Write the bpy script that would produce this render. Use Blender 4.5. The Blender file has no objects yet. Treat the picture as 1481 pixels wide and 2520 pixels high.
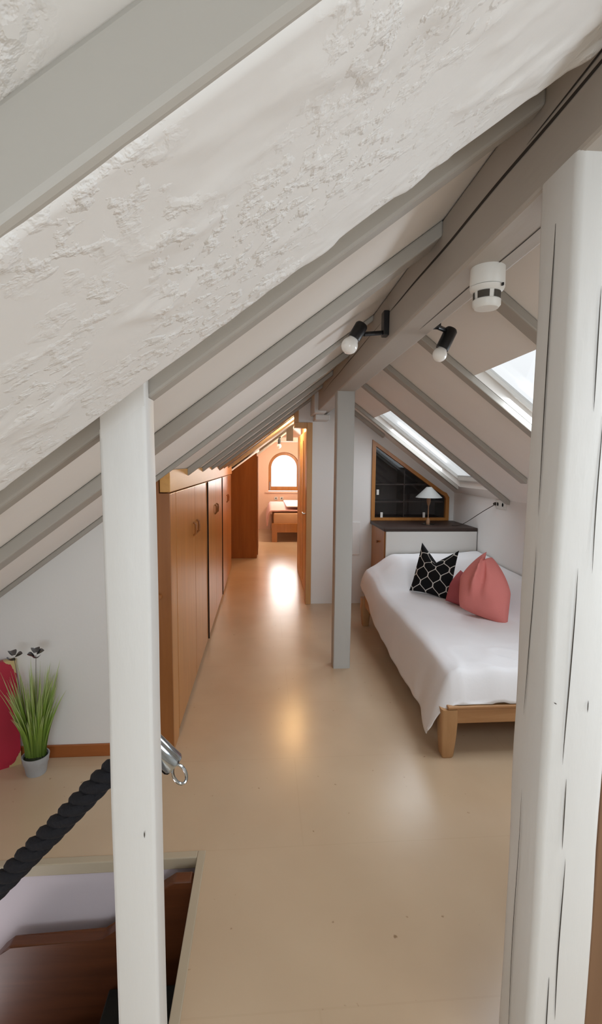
import bpy, bmesh, math, random
from mathutils import Vector, Matrix, noise
random.seed(4)
sc = bpy.context.scene
COL = sc.collection
R = math.radians

# ------------------------------------------------------------------ camera
def make_camera():
    y, p, r = R(4.3), R(5.6), R(0.5)
    fwd = Vector((math.sin(y)*math.cos(p), math.cos(y)*math.cos(p), -math.sin(p)))
    right = Vector((math.cos(y), -math.sin(y), 0)); up = right.cross(fwd)
    r2 = math.cos(r)*right + math.sin(r)*up
    u2 = -math.sin(r)*right + math.cos(r)*up
    m = Matrix((r2, u2, -fwd)).transposed().to_4x4()
    m.translation = (0, 0, 1.6)
    cd = bpy.data.cameras.new('camera'); cd.sensor_fit = 'VERTICAL'
    cd.sensor_height = 36; cd.lens = 1200/2520*36
    cd.clip_start = 0.02; cd.clip_end = 200
    c = bpy.data.objects.new('camera', cd); COL.objects.link(c); c.matrix_world = m
    sc.camera = c
make_camera()

# ------------------------------------------------------------------ light and exposure
sc.view_settings.view_transform = 'Standard'
sc.view_settings.look = 'None'
sc.view_settings.gamma = 1
sc.view_settings.exposure = 0.22
try:
    sc.view_settings.use_curve_mapping = False
except Exception: pass
sc.cycles.use_denoising = True
sc.cycles.max_bounces = 10
sc.cycles.diffuse_bounces = 6
sc.cycles.sample_clamp_indirect = 6

w = bpy.data.worlds.new('sky'); sc.world = w; w.use_nodes = True
bg = w.node_tree.nodes['Background']
bg.inputs[0].default_value = (0.93, 0.97, 1.0, 1); bg.inputs[1].default_value = 1.6

def area(name, loc, direction, sx, sy, power, color):
    l = bpy.data.lights.new(name, 'AREA'); l.shape = 'RECTANGLE'; l.size = sx; l.size_y = sy
    l.energy = power; l.color = color
    o = bpy.data.objects.new(name, l); COL.objects.link(o); o.location = loc
    o.rotation_euler = Vector(direction).to_track_quat('-Z', 'Z').to_euler()
    return o
def point(name, loc, power, color, radius):
    l = bpy.data.lights.new(name, 'POINT'); l.energy = power; l.color = color; l.shadow_soft_size = radius
    o = bpy.data.objects.new(name, l); COL.objects.link(o); o.location = loc
    return o
SN = Vector((-.755, 0, -1)).normalized()           # inward normal of the right-hand roof
DAY = (0.84, 0.92, 1.0)
area('daylight_upper_skylight', (1.58, 2.28, 1.78), SN, 0.62, 1.05, 15, DAY)
area('daylight_lower_skylight', (1.6, 4.65, 1.77), SN, 0.68, 1.1, 8, DAY)
area('daylight_arched_window', (0.48, 11.80, 1.42), (0, -1, 0), 0.62, 0.75, 16, (1, 0.97, 0.93))
area('daylight_added_skylight', (1.58, 0.33, 1.78), SN, 0.78, 1.05, 20, (.84, .92, 1))  # lamp in an added, unseen roof window, lights the near plaster and posts
area('daylight_added_rear_window', (-0.15, -1.85, 1.35), (-.12, 1, -.15), 1.2, 1.1, 26, (0.80, 0.91, 1.0))  # lamp in the added rear window, lights faces turned to the viewer
point('corridor_lamp_light', (0.42, 6.6, 2.155), 19, (1.0, 0.62, 0.27), 0.04)
point('far_room_light', (0.9, 9.9, 2.0), 50, (1.0, 0.74, 0.52), 0.05)
area('stairwell_light', (-1.5, 1.45, -1.0), (0.75, 0.45, 0.4), 0.6, 0.6, 6.0, (1, 0.93, 0.95))

# ------------------------------------------------------------------ materials
def lin(r, g, b):
    f = lambda c: ((c/255+0.055)/1.055)**2.4 if c > 10 else c/255/12.92
    return (f(r), f(g), f(b), 1)
def newmat(name):
    m = bpy.data.materials.new(name); m.use_nodes = True
    nt = m.node_tree
    return m, nt, nt.nodes['Principled BSDF']
def nd(nt, t, **k):
    n = nt.nodes.new(t)
    for a, v in k.items(): setattr(n, a, v)
    return n
def paint(name, c, rough=0.6, var=0.06, scale=6, bump=0.0, bscale=60, stretch=(1, 1, 1), metal=0, spec=0.5):
    """plain painted / moulded surface: base colour with a slight mottling and optional bump"""
    m, nt, b = newmat(name)
    tc = nd(nt, 'ShaderNodeTexCoord'); mp = nd(nt, 'ShaderNodeMapping'); mp.inputs['Scale'].default_value = stretch
    nt.links.new(tc.outputs['Object'], mp.inputs[0])
    n = nd(nt, 'ShaderNodeTexNoise'); n.inputs['Scale'].default_value = scale; n.inputs['Detail'].default_value = 5
    nt.links.new(mp.outputs[0], n.inputs['Vector'])
    mix = nd(nt, 'ShaderNodeMix', data_type='RGBA')
    mix.inputs[6].default_value = tuple(x*(1-var) for x in c[:3])+(1,)
    mix.inputs[7].default_value = tuple(min(1, x*(1+var)) for x in c[:3])+(1,)
    nt.links.new(n.outputs[0], mix.inputs[0]); nt.links.new(mix.outputs[2], b.inputs['Base Color'])
    b.inputs['Roughness'].default_value = rough; b.inputs['Metallic'].default_value = metal
    b.inputs['Specular IOR Level'].default_value = spec
    if bump:
        n2 = nd(nt, 'ShaderNodeTexNoise'); n2.inputs['Scale'].default_value = bscale; n2.inputs['Detail'].default_value = 4
        nt.links.new(mp.outputs[0], n2.inputs['Vector'])
        bp = nd(nt, 'ShaderNodeBump'); bp.inputs['Strength'].default_value = bump; bp.inputs['Distance'].default_value = 0.01
        nt.links.new(n2.outputs[0], bp.inputs['Height']); nt.links.new(bp.outputs[0], b.inputs['Normal'])
    return m
def wood(name, c1, c2, rough=0.35, stretch=(14, 14, 1.2), bump=0.05, coat=0.0):
    m, nt, b = newmat(name)
    tc = nd(nt, 'ShaderNodeTexCoord'); mp = nd(nt, 'ShaderNodeMapping'); mp.inputs['Scale'].default_value = stretch
    nt.links.new(tc.outputs['Object'], mp.inputs[0])
    n = nd(nt, 'ShaderNodeTexNoise'); n.inputs['Scale'].default_value = 1.6; n.inputs['Detail'].default_value = 6
    n.inputs['Roughness'].default_value = 0.6; n.inputs['Distortion'].default_value = 0.6
    nt.links.new(mp.outputs[0], n.inputs['Vector'])
    cr = nd(nt, 'ShaderNodeValToRGB'); cr.color_ramp.elements[0].color = c1; cr.color_ramp.elements[1].color = c2
    cr.color_ramp.elements[0].position = 0.3; cr.color_ramp.elements[1].position = 0.7
    nt.links.new(n.outputs[0], cr.inputs[0]); nt.links.new(cr.outputs[0], b.inputs['Base Color'])
    b.inputs['Roughness'].default_value = rough
    b.inputs['Coat Weight'].default_value = coat; b.inputs['Coat Roughness'].default_value = 0.15
    bp = nd(nt, 'ShaderNodeBump'); bp.inputs['Strength'].default_value = bump; bp.inputs['Distance'].default_value = 0.005
    nt.links.new(n.outputs[0], bp.inputs['Height']); nt.links.new(bp.outputs[0], b.inputs['Normal'])
    return m

M = {}
M['wall'] = paint('white_wall_paint', (0.81, 0.80, 0.78, 1), 0.75, 0.02, 3, 0.06, 40)
M['panel'] = paint('white_roof_board_paint', (0.82, 0.79, 0.75, 1), 0.7, 0.03, 4, 0.05, 30)
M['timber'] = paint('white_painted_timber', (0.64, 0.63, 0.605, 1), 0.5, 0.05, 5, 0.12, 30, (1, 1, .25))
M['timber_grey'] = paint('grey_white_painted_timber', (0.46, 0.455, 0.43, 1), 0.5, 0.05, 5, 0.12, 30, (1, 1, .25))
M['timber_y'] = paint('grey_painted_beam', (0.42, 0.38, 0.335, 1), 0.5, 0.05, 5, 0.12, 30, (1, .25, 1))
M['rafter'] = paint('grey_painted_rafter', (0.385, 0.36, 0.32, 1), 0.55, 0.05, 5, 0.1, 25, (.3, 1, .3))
M['crack'] = paint('dark_drying_crack', lin(52, 44, 36), 0.9)
M['peach'] = paint('peach_wall_paint', lin(232, 196, 172), 0.75, 0.02, 3, 0.05, 40)
M['pinkwall'] = paint('pale_stairwell_paint', lin(214, 203, 208), 0.75, 0.02, 3, 0.05, 40)
M['honey'] = wood('honey_wood_veneer', lin(164, 106, 46), lin(186, 127, 64), 0.30, (9, 9, .7), 0.02)
M['honey_satin'] = wood('honey_satin_board', lin(206, 150, 78), lin(220, 166, 92), 0.40, (9, .7, 9), 0.02)
M['honey_dark'] = wood('brown_wood_veneer', lin(138, 84, 38), lin(156, 98, 48), 0.40, (9, 9, .7), 0.03)
M['frame_wood'] = wood('golden_frame_wood', lin(186, 138, 84), lin(206, 158, 102), 0.4, (12, 12, .8), 0.03)
M['leaf'] = wood('pale_door_wood', lin(222, 186, 136), lin(234, 204, 158), 0.5, (12, 12, .8), 0.02)
M['matte_brown'] = wood('matte_brown_wood', lin(138, 84, 38), lin(156, 98, 48), 0.8, (9, 9, .7), 0.03)
M['pine'] = wood('pine_wood', lin(164, 122, 80), lin(186, 144, 100), 0.45, (10, 10, 1), 0.05)
M['pine_x'] = wood('pine_wood_lengthwise', lin(160, 114, 72), lin(184, 140, 96), 0.45, (1, 10, 12), 0.05)
M['dark_wood'] = wood('dark_reddish_wood', lin(84, 44, 20), lin(108, 60, 30), 0.4, (1, 9, 12), 0.05)
M['shelf_dark'] = wood('dark_brown_shelf_wood', lin(48, 34, 28), lin(60, 43, 36), 0.5, (1, 8, 10), 0.03)
M['cupboard'] = wood('brown_cupboard_wood', lin(112, 82, 58), lin(128, 96, 70), 0.5, (9, 9, .7), 0.04)
M['skirting'] = wood('skirting_wood', lin(150, 84, 36), lin(168, 98, 48), 0.45, (1, 9, 9), 0.04)
M['seam'] = paint('gap_shadow_colour', lin(40, 24, 14), 0.9)  # shade of the wardrobe seams, put in as colour
M['nosing'] = paint('beige_edge_strip', lin(184, 170, 146), 0.5, 0.04, 10)
M['black'] = paint('black_lacquer', (0.008, 0.008, 0.009, 1), 0.35, 0.0)
M['bulb'] = paint('opal_bulb_glass', (0.86, 0.84, 0.8, 1), 0.15, 0.0)
M['plastic'] = paint('white_plastic', (0.74, 0.73, 0.69, 1), 0.4, 0.02)
M['vent'] = paint('dark_vent', lin(66, 60, 52), 0.7)
M['white_panel'] = paint('white_board', (0.72, 0.71, 0.68, 1), 0.45, 0.02)
M['sheet'] = paint('white_cotton', (0.80, 0.79, 0.80, 1), 0.85, 0.02, 4, 0.15, 14, spec=0.2)
M['mattress'] = paint('mattress_cloth', (0.7, 0.65, 0.58, 1), 0.9)
M['peachcloth'] = paint('beige_mattress_cloth', lin(214, 176, 140), 0.9)
M['pink'] = paint('dusty_pink_velvet', lin(212, 128, 122), 0.85, 0.06, 7, 0.15, 90, spec=0.2)
M['pink_dark'] = paint('deep_pink_velvet', lin(170, 88, 92), 0.85, 0.06, 7, 0.15, 90, spec=0.2)
M['blanket'] = paint('pink_blanket', lin(226, 178, 172), 0.9)
M['metal'] = paint('brushed_metal', lin(190, 186, 180), 0.25, 0.02, metal=1)
M['chrome'] = paint('chrome', lin(170, 178, 184), 0.12, 0.0, metal=1)
M['grey_metal'] = paint('grey_leaf_metal', lin(120, 120, 122), 0.3, 0.25, 30, metal=0.9)
M['lamp_wood'] = wood('lamp_stem_wood', lin(150, 112, 84), lin(170, 132, 100), 0.4, (20, 20, 3), 0.02)
M['shade'] = paint('grey_lamp_shade', (0.25, 0.245, 0.23, 1), 0.7, 0.02)
M['pot'] = paint('grey_cement_pot', lin(168, 170, 172), 0.8, 0.12, 18, 0.2, 60)
M['soil'] = paint('dark_moss', lin(34, 40, 18), 0.95, 0.4, 40, 0.5, 50)
M['rope'] = paint('navy_black_rope', lin(14, 14, 22), 0.85, 0.2, 40, 0.3, 160)
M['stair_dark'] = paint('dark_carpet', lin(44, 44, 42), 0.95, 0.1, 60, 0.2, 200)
M['cable'] = paint('dark_cable', lin(60, 52, 44), 0.6)

def glass(name, tint=1.0, refl=1.0):
    m, nt, b = newmat(name); nt.nodes.remove(b)
    out = nt.nodes['Material Output']
    t = nd(nt, 'ShaderNodeBsdfTransparent'); t.inputs[0].default_value = (tint, tint, tint, 1)
    g = nd(nt, 'ShaderNodeBsdfGlossy'); g.inputs['Roughness'].default_value = 0.02
    lw = nd(nt, 'ShaderNodeLayerWeight'); lw.inputs[0].default_value = 0.5
    pw = nd(nt, 'ShaderNodeMath', operation='POWER'); pw.inputs[1].default_value = 5.0
    sc_ = nd(nt, 'ShaderNodeMath', operation='MULTIPLY_ADD'); sc_.inputs[1].default_value = 0.94*refl; sc_.inputs[2].default_value = 0.04*refl
    nt.links.new(lw.outputs['Facing'], pw.inputs[0]); nt.links.new(pw.outputs[0], sc_.inputs[0])
    mx = nd(nt, 'ShaderNodeMixShader')
    nt.links.new(sc_.outputs[0], mx.inputs[0]); nt.links.new(t.outputs[0], mx.inputs[1]); nt.links.new(g.outputs[0], mx.inputs[2])
    nt.links.new(mx.outputs[0], out.inputs[0])
    return m
M['glass'] = glass('window_glass', 0.99)
M['glass_roof'] = glass('roof_window_glass', 0.79)
M['glass_dark'] = glass('cabinet_glass', 0.9, 0.5)

def floor_mat():
    m, nt, b = newmat('beige_varnished_floor')
    tc = nd(nt, 'ShaderNodeTexCoord')
    n = nd(nt, 'ShaderNodeTexNoise'); n.inputs['Scale'].default_value = 1.3; n.inputs['Detail'].default_value = 4
    nt.links.new(tc.outputs['Object'], n.inputs['Vector'])
    cr = nd(nt, 'ShaderNodeValToRGB')
    cr.color_ramp.elements[0].color = lin(194, 169, 140); cr.color_ramp.elements[0].position = 0.3
    cr.color_ramp.elements[1].color = lin(206, 183, 154); cr.color_ramp.elements[1].position = 0.7
    nt.links.new(n.outputs[0], cr.inputs[0])
    # small scuffs and dents
    v = nd(nt, 'ShaderNodeTexNoise'); v.inputs['Scale'].default_value = 30; v.inputs['Detail'].default_value = 2
    nt.links.new(tc.outputs['Object'], v.inputs['Vector'])
    r2 = nd(nt, 'ShaderNodeValToRGB'); r2.color_ramp.elements[0].position = 0.745; r2.color_ramp.elements[1].position = 0.82
    nt.links.new(v.outputs[0], r2.inputs[0])
    mx = nd(nt, 'ShaderNodeMix', data_type='RGBA'); mx.inputs[7].default_value = lin(150, 124, 94)
    nt.links.new(cr.outputs[0], mx.inputs[6]); nt.links.new(r2.outputs[0], mx.inputs[0])
    # faint board seams running across the room
    br = nd(nt, 'ShaderNodeTexBrick'); br.inputs['Scale'].default_value = 1.0
    br.inputs['Brick Width'].default_value = 2.4; br.inputs['Row Height'].default_value = 0.62
    br.inputs['Mortar Size'].default_value = 0.004; br.inputs['Mortar Smooth'].default_value = 0.3
    nt.links.new(tc.outputs['Object'], br.inputs['Vector'])
    mul = nd(nt, 'ShaderNodeMath', operation='MULTIPLY'); mul.inputs[1].default_value = 0.05
    nt.links.new(br.outputs['Fac'], mul.inputs[0])
    mx2 = nd(nt, 'ShaderNodeMix', data_type='RGBA'); mx2.inputs[7].default_value = lin(140, 110, 80)
    nt.links.new(mx.outputs[2], mx2.inputs[6]); nt.links.new(mul.outputs[0], mx2.inputs[0])
    nt.links.new(mx2.outputs[2], b.inputs['Base Color'])
    b.inputs['Roughness'].default_value = 0.24
    bp = nd(nt, 'ShaderNodeBump'); bp.inputs['Strength'].default_value = 0.025; bp.inputs['Distance'].default_value = 0.01
    n3 = nd(nt, 'ShaderNodeTexNoise'); n3.inputs['Scale'].default_value = 9
    nt.links.new(tc.outputs['Object'], n3.inputs['Vector']); nt.links.new(n3.outputs[0], bp.inputs['Height'])
    nt.links.new(bp.outputs[0], b.inputs['Normal'])
    return m
M['floor'] = floor_mat()

def plaster_mat():
    m, nt, b = newmat('rough_white_plaster')
    tc = nd(nt, 'ShaderNodeTexCoord')
    n = nd(nt, 'ShaderNodeTexNoise'); n.inputs['Scale'].default_value = 46; n.inputs['Detail'].default_value = 4; n.inputs['Roughness'].default_value = 0.5
    n.inputs['Distortion'].default_value = 0.15
    nt.links.new(tc.outputs['Object'], n.inputs['Vector'])
    cr = nd(nt, 'ShaderNodeValToRGB'); cr.color_ramp.elements[0].position = 0.50; cr.color_ramp.elements[1].position = 0.66
    nt.links.new(n.outputs[0], cr.inputs[0])
    big = nd(nt, 'ShaderNodeTexNoise'); big.inputs['Scale'].default_value = 4.5; big.inputs['Detail'].default_value = 2
    nt.links.new(tc.outputs['Object'], big.inputs['Vector'])
    cr2 = nd(nt, 'ShaderNodeValToRGB'); cr2.color_ramp.elements[0].position = 0.40; cr2.color_ramp.elements[1].position = 0.56
    nt.links.new(big.outputs[0], cr2.inputs[0])
    mul = nd(nt, 'ShaderNodeMath', operation='MULTIPLY')
    nt.links.new(cr.outputs[0], mul.inputs[0]); nt.links.new(cr2.outputs[0], mul.inputs[1])
    bp = nd(nt, 'ShaderNodeBump'); bp.inputs['Strength'].default_value = 0.42; bp.inputs['Distance'].default_value = 0.008
    nt.links.new(mul.outputs[0], bp.inputs['Height'])
    n4 = nd(nt, 'ShaderNodeTexNoise'); n4.inputs['Scale'].default_value = 60; n4.inputs['Detail'].default_value = 3
    nt.links.new(tc.outputs['Object'], n4.inputs['Vector'])
    bp2 = nd(nt, 'ShaderNodeBump'); bp2.inputs['Strength'].default_value = 0.06; bp2.inputs['Distance'].default_value = 0.006
    nt.links.new(n4.outputs[0], bp2.inputs['Height']); nt.links.new(bp.outputs[0], bp2.inputs['Normal'])
    nt.links.new(bp2.outputs[0], b.inputs['Normal'])
    b.inputs['Base Color'].default_value = (0.72, 0.71, 0.69, 1); b.inputs['Roughness'].default_value = 0.65
    return m
M['plaster'] = plaster_mat()

def ogee_mat():
    """black velvet with a white ogee lattice, from the cushion's UV map (metres)"""
    m, nt, b = newmat('black_velvet_white_ogee')
    tc = nd(nt, 'ShaderNodeUVMap'); tc.uv_map = 'UVMap'
    sep = nd(nt, 'ShaderNodeSeparateXYZ'); nt.links.new(tc.outputs[0], sep.inputs[0])
    W, H, A = 0.122, 0.170, 0.122/4
    def mth(op, a, bb=None):
        n = nd(nt, 'ShaderNodeMath', operation=op)
        for i, v in enumerate((a, bb)):
            if v is None: continue
            if isinstance(v, (int, float)): n.inputs[i].default_value = v
            else: nt.links.new(v, n.inputs[i])
        return n.outputs[0]
    s = mth('MULTIPLY', mth('MAXIMUM', mth('MINIMUM', mth('MULTIPLY', mth('SINE', mth('MULTIPLY', sep.outputs[1], 2*math.pi/H)), 1.15), 1.0), -1.0), A)
    d1 = mth('PINGPONG', mth('SUBTRACT', sep.outputs[0], s), W/2)
    d2 = mth('PINGPONG', mth('ADD', mth('ADD', sep.outputs[0], s), W/2), W/2)
    lo = mth('LESS_THAN', mth('MINIMUM', d1, d2), 0.0052)
    mx = nd(nt, 'ShaderNodeMix', data_type='RGBA')
    mx.inputs[6].default_value = (0.006, 0.006, 0.007, 1); mx.inputs[7].default_value = (0.6, 0.58, 0.54, 1)
    nt.links.new(lo, mx.inputs[0]); nt.links.new(mx.outputs[2], b.inputs['Base Color'])
    b.inputs['Roughness'].default_value = 0.8; b.inputs['Specular IOR Level'].default_value = 0.2
    return m
M['ogee'] = ogee_mat()

def grass_mat():
    m, nt, b = newmat('green_grass_blades')
    tc = nd(nt, 'ShaderNodeUVMap'); tc.uv_map = 'UVMap'
    sep = nd(nt, 'ShaderNodeSeparateXYZ'); nt.links.new(tc.outputs[0], sep.inputs[0])
    cr = nd(nt, 'ShaderNodeValToRGB')
    cr.color_ramp.elements[0].color = lin(84, 108, 34); cr.color_ramp.elements[1].color = lin(196, 206, 150)
    e = cr.color_ramp.elements.new(0.6); e.color = lin(128, 158, 62)
    nt.links.new(sep.outputs[1], cr.inputs[0]); nt.links.new(cr.outputs[0], b.inputs['Base Color'])
    b.inputs['Roughness'].default_value = 0.5
    return m
M['grass'] = grass_mat()

def red_mat():
    """crimson lacquer with worn golden corners (object space: x along the width, z up)"""
    m, nt, b = newmat('crimson_with_golden_corners')
    tc = nd(nt, 'ShaderNodeUVMap'); tc.uv_map = 'UVMap'
    sep = nd(nt, 'ShaderNodeSeparateXYZ'); nt.links.new(tc.outputs[0], sep.inputs[0])
    n = nd(nt, 'ShaderNodeTexNoise'); n.inputs['Scale'].default_value = 14; nt.links.new(tc.outputs[0], n.inputs['Vector'])
    def mth(op, a, bb=None):
        q = nd(nt, 'ShaderNodeMath', operation=op)
        for i, v in enumerate((a, bb)):
            if v is None: continue
            if isinstance(v, (int, float)): q.inputs[i].default_value = v
            else: nt.links.new(v, q.inputs[i])
        return q.outputs[0]
    cx = mth('ABSOLUTE', mth('SUBTRACT', sep.outputs[0], 0.5)); cy = mth('ABSOLUTE', mth('SUBTRACT', sep.outputs[1], 0.5))
    d = mth('ADD', mth('ADD', mth('MULTIPLY', cx, 1.0), mth('MULTIPLY', cy, 1.0)), mth('MULTIPLY', mth('SUBTRACT', n.outputs[0], 0.5), 0.14))
    g = mth('GREATER_THAN', d, 0.88)
    mx = nd(nt, 'ShaderNodeMix', data_type='RGBA')
    mx.inputs[6].default_value = lin(170, 24, 52); mx.inputs[7].default_value = lin(190, 168, 118)
    nt.links.new(g, mx.inputs[0]); nt.links.new(mx.outputs[2], b.inputs['Base Color'])
    b.inputs['Roughness'].default_value = 0.5
    return m
M['red'] = red_mat()

# ------------------------------------------------------------------ mesh helpers
class MB:
    def __init__(s): s.bm = bmesh.new(); s.uv = s.bm.loops.layers.uv.new('UVMap')
    def box(s, x0, x1, y0, y1, z0, z1, bev=0, seg=2, mi=0, mat=None):
        vs = [s.bm.verts.new((x, y, z)) for x in (x0, x1) for y in (y0, y1) for z in (z0, z1)]
        if mat is not None:
            for v in vs: v.co = mat @ v.co
        fs = [s.bm.faces.new([vs[i] for i in q]) for q in ((0,1,3,2),(4,6,7,5),(0,4,5,1),(2,3,7,6),(0,2,6,4),(1,5,7,3))]
        for f in fs: f.material_index = mi
        if bev:
            es = list({e for f in fs for e in f.edges})
            bmesh.ops.bevel(s.bm, geom=es, offset=bev, segments=seg, affect='EDGES', profile=0.5)
        return s
    def prism(s, poly, axis, a, b, bev=0, mi=0):
        """polygon in the plane across axis ('y': x,z pairs; 'x': y,z pairs; 'z': x,y pairs) from a to b"""
        f = {'y': lambda p, t: (p[0], t, p[1]), 'x': lambda p, t: (t, p[0], p[1]), 'z': lambda p, t: (p[0], p[1], t)}[axis]
        A = [s.bm.verts.new(f(p, a)) for p in poly]; B = [s.bm.verts.new(f(p, b)) for p in poly]
        n = len(poly); fs = [s.bm.faces.new(A), s.bm.faces.new(B[::-1])]
        for i in range(n): fs.append(s.bm.faces.new((A[i], B[i], B[(i+1) % n], A[(i+1) % n])))
        for q in fs: q.material_index = mi
        if bev:
            bmesh.ops.bevel(s.bm, geom=list({e for q in fs for e in q.edges}), offset=bev, segments=2, affect='EDGES', profile=0.5)
        return s
    def tube(s, pts, r, seg=12, cap=True, mi=0):
        pts = [Vector(p) for p in pts]; rs = r if isinstance(r, (list, tuple)) else [r]*len(pts)
        t0 = (pts[1]-pts[0]).normalized(); up = t0.orthogonal().normalized(); rings = []
        for i, p in enumerate(pts):
            t = (pts[min(i+1, len(pts)-1)]-pts[max(i-1, 0)]).normalized()
            up = (up - t*up.dot(t)).normalized(); sd = t.cross(up)
            rings.append([s.bm.verts.new(p + rs[i]*(math.cos(2*math.pi*k/seg)*up + math.sin(2*math.pi*k/seg)*sd)) for k in range(seg)])
        for a, b in zip(rings, rings[1:]):
            for k in range(seg):
                q = s.bm.faces.new((a[k], a[(k+1) % seg], b[(k+1) % seg], b[k])); q.material_index = mi
        if cap:
            s.bm.faces.new(rings[0][::-1]).material_index = mi; s.bm.faces.new(rings[-1]).material_index = mi
        return s
    def lathe(s, prof, origin, axis=(0, 0, 1), seg=28, mi=0):
        """profile of (radius, height) revolved about axis through origin"""
        ax = Vector(axis).normalized(); u = ax.orthogonal().normalized(); v = ax.cross(u); o = Vector(origin)
        rings = []
        for r, h in prof:
            if r < 1e-5: rings.append([s.bm.verts.new(o+ax*h)])
            else: rings.append([s.bm.verts.new(o+ax*h+r*(math.cos(2*math.pi*k/seg)*u+math.sin(2*math.pi*k/seg)*v)) for k in range(seg)])
        for a, b in zip(rings, rings[1:]):
            for k in range(seg):
                k2 = (k+1) % seg
                if len(a) == 1 and len(b) == 1: continue
                if len(a) == 1: q = s.bm.faces.new((a[0], b[k2], b[k]))
                elif len(b) == 1: q = s.bm.faces.new((a[k], a[k2], b[0]))
                else: q = s.bm.faces.new((a[k], a[k2], b[k2], b[k]))
                q.material_index = mi
        return s
    def grid(s, f, nu, nv, closed=False, mi=0, uvf=None):
        V = [[s.bm.verts.new(f(i/nu, j/nv)) for j in range(nv+1)] for i in range(nu+1)]
        for i in range(nu):
            for j in range(nv):
                q = s.bm.faces.new((V[i][j], V[i+1][j], V[i+1][j+1], V[i][j+1])); q.material_index = mi
                for l, (a, b) in zip(q.loops, ((i, j), (i+1, j), (i+1, j+1), (i, j+1))):
                    l[s.uv].uv = uvf(a/nu, b/nv) if uvf else (a/nu, b/nv)
        return s
    def ribbon(s, pts, wdir, width, mi=1):
        """thin tapering dark sliver along pts (a drying crack)"""
        wd = Vector(wdir); n = len(pts); V = []
        for i, p in enumerate(pts):
            t = i/(n-1); ww = width*max(0.08, math.sin(math.pi*t)**0.5)
            V.append((s.bm.verts.new(Vector(p)-wd*ww/2), s.bm.verts.new(Vector(p)+wd*ww/2)))
        for a, b in zip(V, V[1:]): s.bm.faces.new((a[0], a[1], b[1], b[0])).material_index = mi
        return s
    def build(s, name, mats, parent=None, smooth=False, normals=True):
        if normals: bmesh.ops.recalc_face_normals(s.bm, faces=s.bm.faces[:])
        off = Vector((0, 0, 0)); loc = None
        if parent is not None: off = BASE[parent]
        else:
            xs = [v.co for v in s.bm.verts]
            off = Vector(((min(v.x for v in xs)+max(v.x for v in xs))/2, (min(v.y for v in xs)+max(v.y for v in xs))/2, min(v.z for v in xs)))
        bmesh.ops.translate(s.bm, verts=s.bm.verts[:], vec=-off)
        me = bpy.data.meshes.new(name); s.bm.to_mesh(me); s.bm.free()
        for m in (mats if isinstance(mats, (list, tuple)) else [mats]): me.materials.append(m)
        if smooth:
            me.polygons.foreach_set('use_smooth', [True]*len(me.polygons))
            try: me.set_sharp_from_angle(angle=R(40 if smooth is True else smooth))
            except Exception: pass
        o = bpy.data.objects.new(name, me); COL.objects.link(o)
        if parent is not None: o.parent = parent; BASE[o] = off
        else: o.location = off; BASE[o] = off
        return o
BASE = {}
def thing(name, label, cat, loc, group=None):
    o = bpy.data.objects.new(name, None); COL.objects.link(o); o.location = loc
    o.empty_display_size = 0.1
    BASE[o] = Vector(loc); return tag(o, label, cat, group)
def tag(o, label, cat, group=None):
    o['label'] = label; o['category'] = cat
    if group: o['group'] = group
    return o
def struct(o, label, cat):
    o['kind'] = 'structure'; o['label'] = label; o['category'] = cat
    return o

# roof planes
def LZ(x, o=0): return 1.944 + .75*x + o          # left-hand slope (underside of boards)
def RZ(x, o=0): return 2.938 - .755*x + o         # right-hand slope
RX = 0.66                                          # ridge
YB, YF = -2.0, 12.0                                # rear and far ends
XW = 2.18                                          # right knee wall
XL = -1.85                                         # left knee wall
HX = -0.268                                        # stair opening, right edge
HY0, HY1 = 1.06, 1.87                              # stair opening, near and far edges

# ------------------------------------------------------------------ setting
b = MB()
b.box(HX, XW, YB, YF, -.04, 0); b.box(XL, HX, HY1, YF, -.04, 0); b.box(XL, HX, YB, HY0, -.04, 0)
struct(b.build('floor', M['floor']), 'glossy beige painted floor running the length of the attic', 'floor')

b = MB(); b.prism([(XL, LZ(XL)), (RX, LZ(RX)), (RX, LZ(RX)+.12), (XL, LZ(XL)+.12)], 'y', YB, YF)
struct(b.build('ceiling_left', M['panel']), 'white sloping roof boards on the left between the rafters', 'ceiling')

# right slope with openings for the roof windows
TH = .10
def rband(b, x0, x1, y0, y1): b.prism([(x0, RZ(x0)), (x1, RZ(x1)), (x1, RZ(x1)+TH), (x0, RZ(x0)+TH)], 'y', y0, y1)
SKY = [(-.08, .74, 1.13, 2.04), (1.94, 2.62, 1.13, 2.04), (4.27, 5.05, 1.13, 2.07)]  # the first opening is an added, unseen roof window for near daylight
b = MB(); y = YB
for (y0, y1, x0, x1) in SKY:
    rband(b, RX, XW+.05, y, y0); rband(b, RX, x0, y0, y1); rband(b, x1, XW+.05, y0, y1); y = y1
rband(b, RX, XW+.05, y, YF)
struct(b.build('ceiling_right', M['panel']), 'white sloping roof boards on the right pierced by two roof windows', 'ceiling')

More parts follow.
